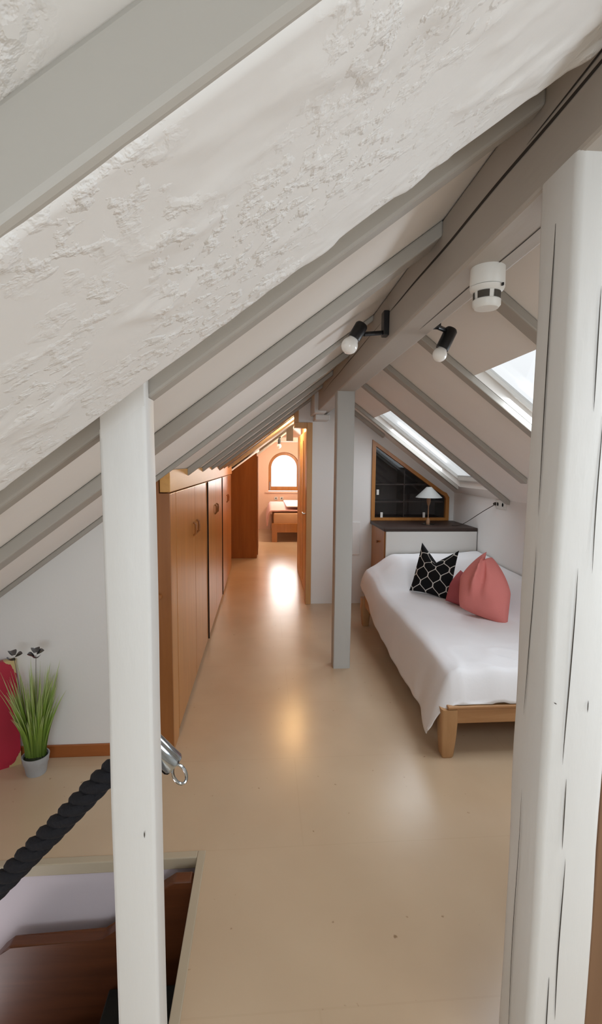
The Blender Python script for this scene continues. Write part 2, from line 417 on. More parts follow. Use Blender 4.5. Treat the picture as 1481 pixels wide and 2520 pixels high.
# rough plaster under the near rafters, with relief
def plaster(name, y0, y1, off, roundn, roundf, label, hi=True):
    b = MB()
    x0, x1 = -1.6, .546
    def f(u, v):
        x = x0+(x1-x0)*u; y = y0+(y1-y0)*v
        h = noise.fractal(Vector((x*3.2, y*4.0, 3)), 1.0, 2.0, 4)*.0035
        c = max(0, noise.fractal(Vector((x*9, y*11, 9)), .9, 2.1, 4)-.12)*.011
        e = 0
        if roundn: e += roundn*max(0, 1-(y-y0)/(roundn*.8))**2
        if roundf: e += roundf*max(0, 1-(y1-y)/(roundf*.9))**2
        return (x, y + noise.noise(Vector((x*7, 2, v*3)))*.006*(v > .97), LZ(x, off) - h*.5 - c + e)
    nu, nv = (230, int(230*(y1-y0)/1.3)) if hi else (80, 60)
    b.grid(f, nu, max(8, nv))
    # side faces up to the boards
    for yy in (y0, y1):
        vy = 0 if yy == y0 else 1
        b.grid(lambda u, v: Vector(f(u, vy))*(1-v) + Vector((x0+(x1-x0)*u, yy, LZ(x0+(x1-x0)*u, .005)))*v, nu, 2)
    return struct(b.build(name, M['plaster'], smooth=60), label, 'ceiling')
plaster('ceiling_plaster', .339, .80, -.08, .006, .006, 'rough white plaster soffit with a raised near edge under the left slope')
plaster('ceiling_near', -1.2, .34, -.004, 0, 0, 'rough white plaster at the top left nearest the viewer', False)

# knee walls and gables
b = MB(); b.box(XW, XW+.1, YB, YF, -.04, RZ(XW)+.03)
struct(b.build('wall_right', M['wall']), 'low white knee wall behind the bed on the right', 'wall')
b = MB(); b.box(XL-.1, XL, YB, YF, -2.6, LZ(XL)+.03)
struct(b.build('wall_left', M['wall']), 'low white knee wall under the left eaves', 'wall')
b = MB(); b.prism([(XL, 0), (-.72, 0), (-.72, LZ(-.72)), (XL, LZ(XL))], 'y', 2.612, 2.68)
struct(b.build('wall_gable', M['wall']), 'white wall beside the wardrobe behind the potted grass', 'wall')
b = MB(); b.box(XL, -.72, 2.598, 2.612, 0, .068, .003)
struct(b.build('baseboard_left', M['skirting']), 'brown wooden skirting board behind the potted grass', 'baseboard')

# rear wall; its window is added, unseen, to bring light from behind the viewer
b = MB()
b.box(XL, -.8, YB-.1, YB, -.04, 2.6); b.box(.5, XW, YB-.1, YB, -.04, 2.6); b.box(-.8, .5, YB-.1, YB, -.04, .7); b.box(-.8, .5, YB-.1, YB, 2.0, 2.6)
struct(b.build('wall_rear', M['wall']), 'white gable wall behind the viewer', 'wall')
wr = struct(thing('window_5', 'added unseen window in the rear gable behind the viewer', 'window', (-.15, YB-.05, .7)), 'added unseen window in the rear gable behind the viewer', 'window')
b = MB()
for q in ((-.8, -.74, .7, 2.0), (.44, .5, .7, 2.0), (-.74, .44, .7, .76), (-.74, .44, 1.94, 2.0)): b.box(q[0], q[1], YB-.09, YB-.03, q[2], q[3], .004)
b.build('window_frame', M['timber'], wr)
MB().box(-.74, .44, YB-.07, YB-.06, .76, 1.94).build('pane', M['glass'], wr)

# back wall with cabinet niche and the door opening
YW = 5.47
b = MB()
b.prism([(.53, 0), (1.21, 0), (1.21, RZ(1.21)+.05), (RX, RZ(RX)+.05), (.53, LZ(.53)+.05)], 'y', YW, YW+.09)
b.prism([(.33, 2.06), (.53, 2.06), (.53, LZ(.53)+.05), (.33, LZ(.33)+.03)], 'y', YW, YW+.09)
b.prism([(1.21, 0), (XW, 0), (XW, .96), (1.21, .96)], 'y', YW, YW+.09)
b.prism([(1.21, 1.885), (2.045, 1.30), (2.12, 1.24), (2.12, .96), (XW, .96), (XW, RZ(XW)+.04), (1.21, RZ(1.21)+.05)], 'y', YW, YW+.09)
struct(b.build('wall_back', M['wall']), 'white back wall behind the middle post with the cabinet niche', 'wall')
b = MB(); b.box(.545, .60, YW+.09, 7.42, 0, LZ(.5))
struct(b.build('wall_corridor', M['peach']), 'wall on the right side of the corridor behind the open door', 'wall')

# far gable with arched opening
FX, FR, FS, FB = .48, .44, 1.505, .925             # centre, radius, spring height, sill
b = MB()
b.box(XL, FX-FR, YF-.04, YF+.2, -.04, LZ(FX-FR)); b.box(FX-FR, FX+FR, YF-.04, YF+.2, -.04, FB)
b.prism([(FX+FR, -.04), (XW, -.04), (XW, RZ(XW)), (FX+FR, RZ(FX+FR))], 'y', YF-.04, YF+.2)
N = 20
for i in range(N):
    a0, a1 = math.pi*(1-i/N), math.pi*(1-(i+1)/N)
    xa, xb = FX+FR*math.cos(a0), FX+FR*math.cos(a1)
    b.prism([(xa, FS+FR*math.sin(a0)), (xb, FS+FR*math.sin(a1)), (xb, 2.46), (xa, 2.46)], 'y', YF-.04, YF+.2)
struct(b.build('wall_far', M['peach']), 'peach coloured far gable wall around the arched window', 'wall')
def arch_ring(b, r0, r1, z0, y0, y1, base=True, bh=.1):
    pr = []
    for r in (r0, r1):
        pr.append([(FX-r, z0)]+[(FX+r*math.cos(math.pi*(1-i/N)), FS+r*math.sin(math.pi*(1-i/N))) for i in range(N+1)]+[(FX+r, z0)])
    for i in range(len(pr[0])-1):
        b.prism([pr[0][i], pr[0][i+1], pr[1][i+1], pr[1][i]], 'y', y0, y1)
    if base: b.box(FX-r0, FX+r0, y0, y1, z0, z0+bh)
win = struct(thing('window_1', '', 'window', (FX, YF, FB)), 'arched brown wooden window in the far gable wall', 'window')
b = MB(); arch_ring(b, .315, .385, FB+.02, YF+.06, YF+.12, True, .10); wf = b.build('window_frame', M['honey'], win)
b = MB(); arch_ring(b, .385, .44, FB, YF-.045, YF+.12, False); b.build('reveal', M['peach'], win)
b = MB(); b.prism([(FX-.32, FB+.1)]+[(FX+.32*math.cos(math.pi*(1-i/N)), FS+.32*math.sin(math.pi*(1-i/N))) for i in range(N+1)]+[(FX+.32, FB+.1)], 'y', YF+.08, YF+.088); b.build('pane', M['glass'], win)
MB().box(FX-.46, FX+.46, YF-.09, YF-.04, FB-.03, FB, .006).build('window_sill', M['peach'], win)
b = MB(); b.tube([(FX-.35, YF+.05, FB+.02), (FX-.35, YF+.05, FB+.24)], .012); b.build('window_handle', M['metal'], win)

# roof windows
for k, (y0, y1, x0, x1) in enumerate(SKY):
    lab = ('added unseen roof window in the right slope beside the viewer', 'upper roof window in the right slope beside the spotlight', 'lower roof window in the right slope above the table lamp')[k]
    s = struct(thing('window_%d' % (k+2), lab, 'window', ((x0+x1)/2, (y0+y1)/2, RZ((x0+x1)/2))), lab, 'window')
    b = MB()
    def sl(xa, xb, ya, yb, o0, o1): b.prism([(xa, RZ(xa, o0)), (xb, RZ(xb, o0)), (xb, RZ(xb, o1)), (xa, RZ(xa, o1))], 'y', ya, yb)
    sl(x0, x1, y1-.018, y1, .06, .10); sl(x0, x1, y0, y0+.018, .06, .10); sl(x0, x0+.015, y0+.018, y1-.018, .06, .10); sl(x1-.03, x1, y0+.018, y1-.018, .05, .10)
    b.build('window_frame', M['white_panel'], s)
    b = MB(); sl(x0, x1, y0, y1, .085, .09); b.build('pane', M['glass_roof'], s)

# door frame and open door leaf
t = struct(thing('trim_1', '', 'trim', (.5, YW, 0)), 'golden wooden door frame at the corridor entrance', 'trim')
MB().box(.468, .53, YW-.03, YW+.1, 0, 2.06, .004).build('jamb', M['frame_wood'], t)
MB().box(.33, .47, YW-.025, YW+.1, 2.0, 2.06, .004).build('lintel', M['frame_wood'], t)
MB().prism([(.33, 2.06), (.375, 2.06), (.375, LZ(.375)-.01), (.33, LZ(.33)-.01)], 'y', YW-.02, YW).build('upright', M['frame_wood'], t)
t = struct(thing('trim_2', '', 'trim', (-.1, YW, 1.5)), 'golden wooden strip under the slope above the corridor entrance', 'trim')
b = MB(); b.prism([(-.5, LZ(-.5, -.05)), (.33, LZ(.33, -.05)), (.33, LZ(.33)), (-.5, LZ(-.5))], 'y', YW, YW+.06); b.build('board', M['frame_wood'], t)
d = struct(thing('door_1', '', 'door', (.52, 5.62, 0)), 'pale wooden door standing open along the corridor wall', 'door')
MB().box(.498, .538, 5.63, 7.35, .012, 2.0, .004).build('leaf', M['leaf'], d)
b = MB()
for yy in (5.80, 6.25, 6.7): b.box(.49, .498, yy, yy+.05, .1, 1.9, .003)
b.build('moulding', M['leaf'], d)
b = MB(); b.tube([(.498, 5.72, 1.02), (.455, 5.72, 1.02), (.455, 5.83, 1.02)], .009); b.build('door_handle', M['metal'], d)

# edge strip of the stair opening
b = MB()
b.box(HX-.004, HX+.028, HY0, HY1+.03, -.05, .004, .003); b.box(XL, HX-.004, HY1-.006, HY1+.03, -.045, .004, .004)
struct(b.build('trim_3', M['nosing']), 'beige edge strip framing the stair opening', 'trim')
b = MB(); b.box(XL, HX+.03, HY1+.012, HY1+.06, -2.6, -.045)
struct(b.build('wall_stair', M['pinkwall']), 'pale pinkish wall of the stairwell below the floor', 'wall')
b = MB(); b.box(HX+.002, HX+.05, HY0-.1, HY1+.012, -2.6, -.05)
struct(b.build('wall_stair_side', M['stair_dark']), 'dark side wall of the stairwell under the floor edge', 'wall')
b = MB(); b.box(XL, HX+.05, HY0-.1, HY1+.06, -2.62, -2.58); b.box(XL, HX, HY0-.12, HY0-.08, -2.6, -.04)
struct(b.build('floor_below', M['stair_dark']), 'dark carpeted floor at the bottom of the stairwell', 'floor')

# ------------------------------------------------------------------ rafters
RL = [(.332, .076, 1.0, 'thick grey left rafter at the top left nearest the viewer'),
      (.985, .05, 1.0, 'left rafter along the edge of the rough plaster'),
      (1.54, .05, 1.0, 'left rafter just beyond the near left post, second from the plaster'),
      (2.50, .03, 1.0, 'thin left rafter ending at the near corner of the wardrobe'),
      (3.21, .052, .5, 'left rafter landing on the fascia above the first wardrobe'),
      (3.97, .040, .5, 'left rafter landing above the far door of the first wardrobe'),
      (4.66, .034, .5, 'left rafter landing above the second wardrobe'),
      (5.36, .034, .5, 'left rafter meeting the door frame at the back wall'),
      (6.04, .034, .5, 'left rafter just beyond the door frame in the corridor'),
      (6.75, .034, .5, 'left rafter in the corridor before the tall cupboard'),
      (7.45, .034, .5, 'last left rafter in the corridor by the tall cupboard'),
      (9.2, .05, .3, 'left rafter in the far room near the tall cupboard'),
      (10.4, .05, 1.0, 'left rafter in the far room near the arched window')]
for (y, pr, xl, lab) in RL:
    x0 = XL if xl == 1.0 else (-.5 if xl == .5 else -.1)
    x1 = .546 if y < YW else .63
    wd = .115 if y > 1 and y < 2 else (.04 if y < .5 else .05 if y < 1 else (.03 if y > 2.4 and y < 3 else .05))
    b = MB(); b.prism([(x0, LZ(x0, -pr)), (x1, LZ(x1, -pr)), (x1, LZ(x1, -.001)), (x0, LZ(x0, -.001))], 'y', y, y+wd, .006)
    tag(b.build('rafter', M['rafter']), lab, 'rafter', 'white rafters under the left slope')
RR = [(1.06, 2.18, .08, 'right rafter hidden behind the near right post'),
      (1.85, 2.18, .08, 'right rafter beside the smoke alarm on the near side of the upper roof window'),
      (2.62, 2.18, .075, 'right rafter along the far side of the upper roof window'),
      (3.39, 1.89, .09, 'right rafter midway between the two roof windows, cut square at its foot'),
      (4.18, 2.18, .075, 'right rafter along the near side of the lower roof window'),
      (5.05, 2.06, .06, 'right rafter along the far side of the lower roof window'),
      (5.36, 1.32, .09, 'short right rafter against the back wall above the glazed cabinet')]
for (y, x1, wd, lab) in RR:
    x0 = .683
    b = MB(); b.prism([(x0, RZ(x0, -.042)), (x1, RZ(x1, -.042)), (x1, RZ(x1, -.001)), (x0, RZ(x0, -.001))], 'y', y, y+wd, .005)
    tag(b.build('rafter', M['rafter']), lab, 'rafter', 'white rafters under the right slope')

# ridge purlin and posts
PX0, PX1, PZ0 = .545, .68, 2.145
def wob(pts, ax, amp, f=3.0, seed=0):
    out = []
    for p in pts:
        p = Vector(p); p[ax] += noise.noise(Vector((p.z*f, p.y*f, seed)))*amp; out.append(p)
    return out
def lerp(a, c, n): return [Vector(a).lerp(Vector(c), i/n) for i in range(n+1)]
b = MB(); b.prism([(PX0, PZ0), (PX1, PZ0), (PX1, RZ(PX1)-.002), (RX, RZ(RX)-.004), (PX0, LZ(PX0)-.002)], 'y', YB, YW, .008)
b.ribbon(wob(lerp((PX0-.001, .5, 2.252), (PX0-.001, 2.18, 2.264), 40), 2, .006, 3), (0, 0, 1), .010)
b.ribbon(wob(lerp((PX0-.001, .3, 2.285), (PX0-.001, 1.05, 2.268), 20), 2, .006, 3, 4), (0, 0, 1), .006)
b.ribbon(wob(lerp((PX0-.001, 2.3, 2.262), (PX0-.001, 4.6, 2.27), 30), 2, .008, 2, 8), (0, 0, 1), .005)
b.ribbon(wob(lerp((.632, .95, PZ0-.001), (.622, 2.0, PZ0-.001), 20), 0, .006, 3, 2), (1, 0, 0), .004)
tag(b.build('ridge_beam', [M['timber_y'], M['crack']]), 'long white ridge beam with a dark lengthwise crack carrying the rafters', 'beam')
b = MB(); b.box(.505, .628, 5.02, YW, 2.125, 2.34, .008); b.box(.535, .69, 5.2, YW, 2.07, 2.125, .008)
tag(b.build('beam_bracket', M['timber']), 'short white timber block under the ridge beam end at the back wall', 'bracket')

def post(name, x0, x1, y0, y1, ztop, label, cracks, nseg=26, wave=.004, bev=.01, ztl=None, tongue=None, mat='timber'):
    b = MB(); n = nseg
    def cross(z):
        q = []
        r = bev
        for (cx, cy, a) in ((x1-r, y1-r, 0), (x0+r, y1-r, 90), (x0+r, y0+r, 180), (x1-r, y0+r, 270)):
            for k in range(4):
                an = R(a+30*k); q.append((cx+r*math.cos(an), cy+r*math.sin(an)))
        dx = noise.noise(Vector((z*1.7, 1, x0*9)))*wave; dy = noise.noise(Vector((z*1.9, 7, x0*5)))*wave
        return [Vector((px+dx+noise.noise(Vector((z*4, px*20, 3)))*wave*.4, py+dy+noise.noise(Vector((z*4, py*20, 5)))*wave*.4, z)) for px, py in q]
    rings = []
    for i in range(n+1):
        z = ztop*i/n; c = cross(z)
        if i == n and ztl is not None:
            for v in c: v.z = ztl(v.x)
        rings.append([b.bm.verts.new(v) for v in c])
    m = len(rings[0])
    for a, c in zip(rings, rings[1:]):
        for k in range(m): b.bm.faces.new((a[k], a[(k+1) % m], c[(k+1) % m], c[k]))
    b.bm.faces.new(rings[0][::-1]); b.bm.faces.new(rings[-1])
    if tongue: b.prism([(x0+.002, LZ(x0, -.07)), (x1-.002, LZ(x1, -.07)), (x1-.002, LZ(x1, -.003)), (x0+.002, LZ(x0, -.003))], 'y', y0, tongue, .003)
    for pts, wd, wdt in cracks: b.ribbon(pts, wd, wdt*.75)
    return tag(b.build(name, [M[mat], M['crack']], smooth=35), label, 'post', 'white painted timber posts')
def vline(x, y, z0, z1, ax, amp, seed, n=24): return wob(lerp((x, y, z0), (x, y, z1), n), ax, amp, 2.5, seed)
post('timber_post', -.309, -.222, .946, 1.025, LZ(-.226, -.076), 'white post on the left at the stair opening holding the black rope',
     [(vline(-.242, .9428, .84, .855, 0, .001, 1, 3), (1, 0, 0), .003)], wave=.004, bev=.008, ztl=lambda x: LZ(x, -.052), tongue=.983)
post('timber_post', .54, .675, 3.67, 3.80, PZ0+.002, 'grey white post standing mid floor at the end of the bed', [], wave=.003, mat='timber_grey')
post('timber_post', .545, .672, .862, .985, PZ0+.004, 'large cracked white post at the right edge in the foreground',
     [(vline(.5428, .925, 1.50, 2.09, 1, .014, 2, 30), (0, 1, 0), .0045),
      (vline(.5428, .935, 1.08, 1.44, 1, .012, 5), (0, 1, 0), .003),
      (vline(.5428, .93, .30, .92, 1, .012, 6), (0, 1, 0), .003),
      (vline(.597, .8595, 1.70, 1.92, 0, .004, 7), (1, 0, 0), .003),
      (vline(.616, .8595, 1.40, 1.70, 0, .008, 9), (1, 0, 0), .003),
      (vline(.584, .8595, 1.02, 1.41, 0, .008, 11), (1, 0, 0), .0035),
      (vline(.592, .8595, .84, .99, 0, .004, 13), (1, 0, 0), .003),
      (vline(.602, .8595, .46, .82, 0, .008, 15), (1, 0, 0), .0035),
      (vline(.582, .8595, .40, .56, 0, .004, 16), (1, 0, 0), .003),
      (vline(.625, .8595, 1.125, 1.15, 0, .003, 14, 4), (1, 0, 0), .0025),
      (lerp((.556, .8595, 1.147), (.562, .8595, 1.144), 3), (0, 0, 1), .003)], wave=.008, bev=.014)

# ------------------------------------------------------------------ wardrobes along the left
XF = -.5
def wardrobe(y0, y1, doors, label, first=False):
    t = thing('wardrobe', label, 'wardrobe', (-.8, (y0+y1)/2, 0), 'honey wood wardrobes along the corridor')
    xb = -1.2
    b = MB(); b.prism([(xb, .03), (XF-.022, .03), (XF-.022, 1.44), (-.62, LZ(-.62)-.02), (xb, LZ(xb)-.02)], 'y', y0+(.075 if first else 0), y1)
    b.box(xb, XF-.035, y0+(.075 if first else 0), y1, 0, .03)
    b.build('body', M['honey_dark'], t)
    n = len(doors)-1
    for i in range(n):
        a, c = doors[i], doors[i+1]
        g0 = .008 if i == 0 else .002; g1 = .008 if i == n-1 else .002
        dr = MB().box(XF-.02, XF, a+g0, c-g1, .035, 1.438, .003).build('door', M['honey'], t)
        yh = c-.085 if i % 2 == 0 else a+.085
        hb = MB(); hb.tube([(XF+.0, yh, 1.09), (XF+.016, yh, 1.105), (XF+.018, yh, 1.15), (XF+.016, yh, 1.175), (XF, yh, 1.185)], .008, 8)
        hb.build('handle', M['honey_dark'], dr, smooth=True)
    if not first:  # added dark strip imitates the shaded seam between wardrobe units
        MB().box(XF-.018, XF+(.011 if y0 < 5 else .009), y0-.004, y0+.004, .035, 1.438, .001).build('seam_shadow', M['seam'], t)['label'] = 'dark strip painted as the shadow of the door seam'
    if first:
        p = MB().prism([(-.72, .0), (XF-.0, .0), (XF-.0, 1.44), (XF-.055, 1.44), (XF-.055, LZ(-.555)-.01), (-.72, LZ(-.72)-.012)], 'y', 2.612, 2.632).build('side_panel', M['honey_dark'], t)
        MB().lathe([(0, .026), (.012, .025), (.015, .016), (.009, .008), (.012, 0)], (-.56, 2.612, .887), (0, -1, 0), 16).build('knob', M['honey_dark'], p, smooth=True)
        MB().box(XF-.02, XF, 2.632, 2.79, .0, 1.438, .003).build('corner_stile', M['honey'], t)
    return t
wardrobe(2.612, 4.3, [2.79, 3.545, 4.3], 'honey wood wardrobe nearest the left post', True)
wardrobe(4.3, 5.79, [4.3, 5.045, 5.79], 'honey wood wardrobe in the middle of the corridor row')
wardrobe(5.79, 7.35, [5.79, 6.57, 7.35], 'honey wood wardrobe at the far end of the row next to the tall cupboard')
b = MB(); b.prism([(XF-.05, 1.446), (XF+.004, 1.446), (XF+.004, LZ(XF)-.002), (XF-.05, LZ(XF-.05)-.004)], 'y', 2.612, 7.5, .003)
tag(b.build('fascia_board', M['honey_satin']), 'honey wood fascia board running above the wardrobe doors', 'fascia board')
t = thing('tall_cupboard', 'tall brown cupboard projecting into the corridor beyond the wardrobes', 'cupboard', (-.4, 8.6, 0))
MB().prism([(-1.0, 0), (-.13, 0), (-.13, LZ(-.13)-.06), (-1.0, LZ(-1.0)-.06)], 'y', 8.22, 9.1, .004).build('body', M['matte_brown'], t)
MB().box(-.128, -.112, 8.27, 9.08, .05, LZ(-.13)-.12, .003).build('door', M['matte_brown'], t)

# ------------------------------------------------------------------ bed and bedding
BX0, BX1, BY0, BY1 = .97, 2.10, 2.46, 4.74
t = thing('bed', 'pine bed frame under the white bedspread beside the right wall', 'bed', (1.53, 3.6, 0))
MB().box(BX0+.02, BX1, BY0, BY0+.032, .20, .285, .006).build('front_rail', M['pine_x'], t)
MB().box(BX0+.02, BX1, BY0-.012, BY0+.12, .285, .303, .006).build('top_board', M['pine_x'], t)
MB().box(BX0+.02, BX0+.05, BY0+.04, BY1-.04, .20, .30, .006).build('side_rail', M['pine'], t)
MB().box(BX1-.04, BX1-.01, BY0+.04, BY1-.04, .20, .30, .006).build('side_rail', M['pine'], t)
MB().box(BX0+.05, BX1-.04, BY0+.04, BY1-.04, .27, .29).build('slat_base', M['pine'], t)
def leg(x, y):
    b = MB(); prof = [(0, .027), (.01, .033), (.12, .042), (.2, .046), (.283, .046)]
    rings = []
    for z, h in prof:
        r = h*.35; q = []
        for (sx, sy, a) in ((1, 1, 0), (-1, 1, 90), (-1, -1, 180), (1, -1, 270)):
            for k in range(4):
                an = R(a+30*k); q.append(b.bm.verts.new((x+sx*(h-r)+r*math.cos(an), y+sy*(h-r)+r*math.sin(an), z)))
        rings.append(q)
    for a, c in zip(rings, rings[1:]):
        for k in range(16): b.bm.faces.new((a[k], a[(k+1) % 16], c[(k+1) % 16], c[k]))
    b.bm.faces.new(rings[0][::-1]); b.bm.faces.new(rings[-1])
    b.build('leg', M['pine'], t, smooth=True)
for x in (BX0+.035, BX1-.05):
    for y in (BY0+.035, BY1-.05): leg(x, y)
MB().box(BX0+.06, BX1-.02, BY0+.11, BY1-.03, .30, .455, .03, 3).build('mattress', M['mattress'], t, smooth=True)

def sm(a, c, x): q = min(1, max(0, (x-a)/(c-a))); return q*q*(3-2*q)
XE = 1.035                                         # top edge of the spread on the open side
def spread_top(x, y):
    z = .472
    ph = sm(4.12, 4.5, y)*.235*(.35+.65*sm(XE-.02, XE+.28, x))
    wl = sm(1.82, 2.1, x)*sm(2.6, 3.3, y)*.20
    z += max(ph, wl) + .3*min(ph, wl)*.2
    z += noise.noise(Vector((x*3, y*2.2, 1)))*.010 + noise.noise(Vector((x*9, y*6, 4)))*.004
    fk = sm(3.0, 2.6, y)
    z += fk*.016*(1-abs(noise.noise(Vector((x*5+y*3, y*4-x*2, 6))))*2)**3 - fk*.008
    return z
def spread(u, v):
    # u: across, 0 at the wall -> 1 at the hanging hem;  v: 0 head -> 1 foot
    L1, L2 = 2.165-XE, .33
    s = u*(L1+L2)
    y = 4.77-(4.77-2.545)*min(1, v/.94)
    foot = max(0, (v-.94)/.06)
    drop = L2*(.50+.50*sm(4.7, 3.2, y)) if True else L2
    if s <= L1:
        x = 2.165-s; z = spread_top(x, y)
        edge = sm(L1-.05, L1, s); z -= edge*edge*.012
    else:
        q = (s-L1)/L2
        zt = spread_top(XE, y)-.012
        fl = noise.noise(Vector((y*2.6, 3, 0)))*.022*q + noise.noise(Vector((y*7, 8, 0)))*.010*q
        x = XE - .10*q**.8*(1-.25*q) + fl
        z = zt - drop*q*(.93+.07*q)
    if foot > 0:                                   # turned down over the foot end
        t_ = max(0, (s-L1)/L2)
        hang = .165 + noise.noise(Vector((x*5, 0, 2)))*.012
        y -= .085*foot**.7*(1-.75*t_)
        z -= hang*foot*(1-t_)**2
        if s <= L1: z = max(z, .306)
        else: z = max(z, .306*(1-t_)+.15*t_)
    if s > L1:
        c = sm(.80, .95, v)*((s-L1)/L2)
        x -= .055*c; y -= .02*c; z -= .012*c
    y += noise.noise(Vector((x*4, y*3, 7)))*.006
    return (x, y, z)
b = MB(); b.grid(spread, 90, 150)
o = b.build('bedspread', M['sheet'], smooth=80)
o.modifiers.new('thickness', 'SOLIDIFY').thickness = .006; o.modifiers[-1].offset = 1
tag(o, 'white bedspread draped over the pine bed and hanging down its open side', 'bedspread')

def cushion(name, mat, center, right, up, wdt, hgt, thk, chop, pinch, label, group=None, droop=0, shear=0, rnd=0, fold=0):
    r_ = Vector(right).normalized(); u_ = Vector(up); u_ = (u_-r_*u_.dot(r_)).normalized(); n_ = r_.cross(u_); c = Vector(center)
    b = MB()
    def f(sgn):
        def g(a, d):
            u, v = 2*a-1, 2*d-1
            x = u*wdt/2*(1-.10*(1-v*v)); z = v*hgt/2*(1-.08*(1-u*u))
            vt = max(0, v)
            z -= chop*vt**1.6*(1-min(1, abs(u))**.8)
            x *= 1-pinch*vt**1.3
            x *= 1-rnd*u*u*v*v; z *= 1-rnd*u*u*v*v; x += shear*(v+1)/2
            tk = thk/2*max(0, (1-u*u)*(1-v*v))**.42
            tk *= 1-.35*vt*(1-abs(u))*(chop > 0)
            y = sgn*tk + .05*pinch*vt*math.cos(u*3) + noise.noise(Vector((u*2.2, v*2.2, sgn+wdt*9)))*.012*(1-u*u)*(1-v*v)
            if fold:
                fl = math.exp(-((u-(.18*v-.28))/.12)**2)*sm(-.6, .3, v)
                y += -fold*fl*(1-u*u) + fold*.5*math.exp(-((u-(.18*v+.02))/.14)**2)*sm(-.6, .3, v)*(1-v**6)
                z += .03*vt*vt*(u < 0)*abs(u)
            return c + r_*x + u_*z + n_*y - Vector((0, 0, droop*u*u*max(0, -v)))
        return g
    uvf = lambda a, d: ((a-.5)*wdt, (d-.5)*hgt)
    b.grid(f(1), 36, 36, uvf=uvf); b.grid(f(-1), 36, 36, uvf=uvf)
    bmesh.ops.remove_doubles(b.bm, verts=b.bm.verts[:], dist=.0006)
    # piping along the edge
    o = b.build(name, mat, smooth=80)
    return tag(o, label, 'cushion', group)
cushion('cushion', M['ogee'], (1.475, 4.07, .685), (.36, -.30, -.05), (.08, .22, 1), .37, .44, .15, .14, .10,
        'black cushion with a white lattice pattern propped up on the bed')
cushion('cushion', M['pink_dark'], (1.635, 3.73, .600), (.30, -.36, -.06), (.10, .25, 1), .36, .30, .14, .05, .3,
        'deep pink cushion mostly hidden behind the front pink one', rnd=.08)
cushion('cushion', M['pink'], (1.675, 3.42, .700), (.34, -.34, -.09), (.02, .25, 1), .42, .50, .22, .05, .86,
        'dusty pink cushion with a pinched top in front on the bed', shear=-.10, rnd=.14, fold=-.045)

# ------------------------------------------------------------------ low cabinet, glazed niche cabinet, lamp
t = thing('low_cabinet', 'low wooden cabinet with a dark top at the head of the bed', 'cabinet', (1.7, 5.12, 0))
MB().box(1.245, 2.17, 4.83, 5.46, 0, .93).build('body', M['honey_dark'], t)
MB().box(1.205, 2.175, 4.80, 5.465, .93, .965, .004).build('top', M['shelf_dark'], t)
MB().box(1.225, 2.17, 4.80, 4.828, .02, .929, .003).build('front_panel', M['white_panel'], t)['label'] = 'white front panel'
dr = MB().box(1.222, 1.243, 4.86, 5.45, .03, .925, .003).build('door', M['honey'], t)
MB().lathe([(0, .024), (.014, .022), (.016, .014), (.009, .006), (.009, 0)], (1.222, 5.12, .78), (-1, 0, 0), 16).build('knob', M['honey_dark'], dr, smooth=True)

t = thing('glazed_cabinet', 'dark glazed cabinet with a sloping top set into the back wall', 'cabinet', (1.65, YW, .966))
outer = [(1.212, .968), (2.118, .968), (2.118, 1.235), (2.085, 1.285), (2.04, 1.305), (1.212, 1.882)]
inner = [(1.252, 1.0), (2.078, 1.0), (2.078, 1.222), (2.062, 1.252), (2.03, 1.266), (1.252, 1.81)]
b = MB()
for i in range(6): b.prism([outer[i], outer[(i+1) % 6], inner[(i+1) % 6], inner[i]], 'y', YW-.02, YW+.03)
b.build('frame', M['honey'], t)
b = MB(); yb = YW+.34
for i in range(6): b.prism([outer[i], outer[(i+1) % 6], inner[(i+1) % 6], inner[i]], 'y', YW+.03, yb)
b.prism(outer, 'y', yb, yb+.02); b.build('case', M['shelf_dark'], t)
for z in (1.17, 1.37):
    x1 = 2.07 if z < 1.2 else 1.86
    MB().box(1.252, x1, YW+.05, yb, z, z+.016).build('shelf', M['shelf_dark'], t)
MB().box(1.60, 1.612, YW+.05, yb, 1.0, 1.55).build('divider', M['shelf_dark'], t)
MB().prism(inner, 'y', YW+.004, YW+.009).build('pane', M['glass_dark'], t)
for (x, z) in ((1.285, 1.29), (1.335, 1.03), (1.83, 1.03)):
    MB().box(x-.014, x+.014, YW-.006, YW+.004, z-.03, z+.03, .002).build('hinge', M['plastic'], t)

LX, LY = 1.755, 5.10
t = thing('table_lamp', 'table lamp with a pale conical shade on the low cabinet', 'lamp', (LX, LY, .965))
MB().lathe([(0, 0), (.066, 0), (.068, .006), (.03, .013), (.0, .014)], (LX, LY, .965)).build('base', M['metal'], t, smooth=True)
MB().lathe([(.018, .012), (.021, .03), (.019, .05), (.012, .068), (.006, .072), (.006, .20), (.013, .215), (.022, .25), (.021, .275), (.016, .29), (.006, .292)], (LX, LY, .965), seg=20).build('stem', M['lamp_wood'], t, smooth=True)
MB().lathe([(.14, .292), (.026, .405), (.022, .405), (.136, .294), (.14, .292)], (LX, LY, .965), seg=40).build('lamp_shade', M['shade'], t, smooth=True)
pts = []
for i in range(17):
    q = i/16
    p = Vector((1.98, 5.0, .969)).lerp(Vector((2.172, 4.42, 1.245)), q); p.z += -.05*math.sin(math.pi*q)+.03*math.sin(2*math.pi*q)*-.4; p.x += -.03*math.sin(math.pi*q)
    pts.append(p)
b = MB(); b.tube(pts, .0035, 8); b.lathe([(.016, 0), (.014, .02), (.006, .03)], (2.172, 4.42, 1.245), (-1, 0, 0), 12)
tag(b.build('power_cable', M['cable'], smooth=True), 'thin dark cable rising from the low cabinet to the wall socket', 'cable')
t = thing('wall_socket', 'white wall socket on the right wall under the lower roof window', 'socket', (XW, 4.34, 1.2))
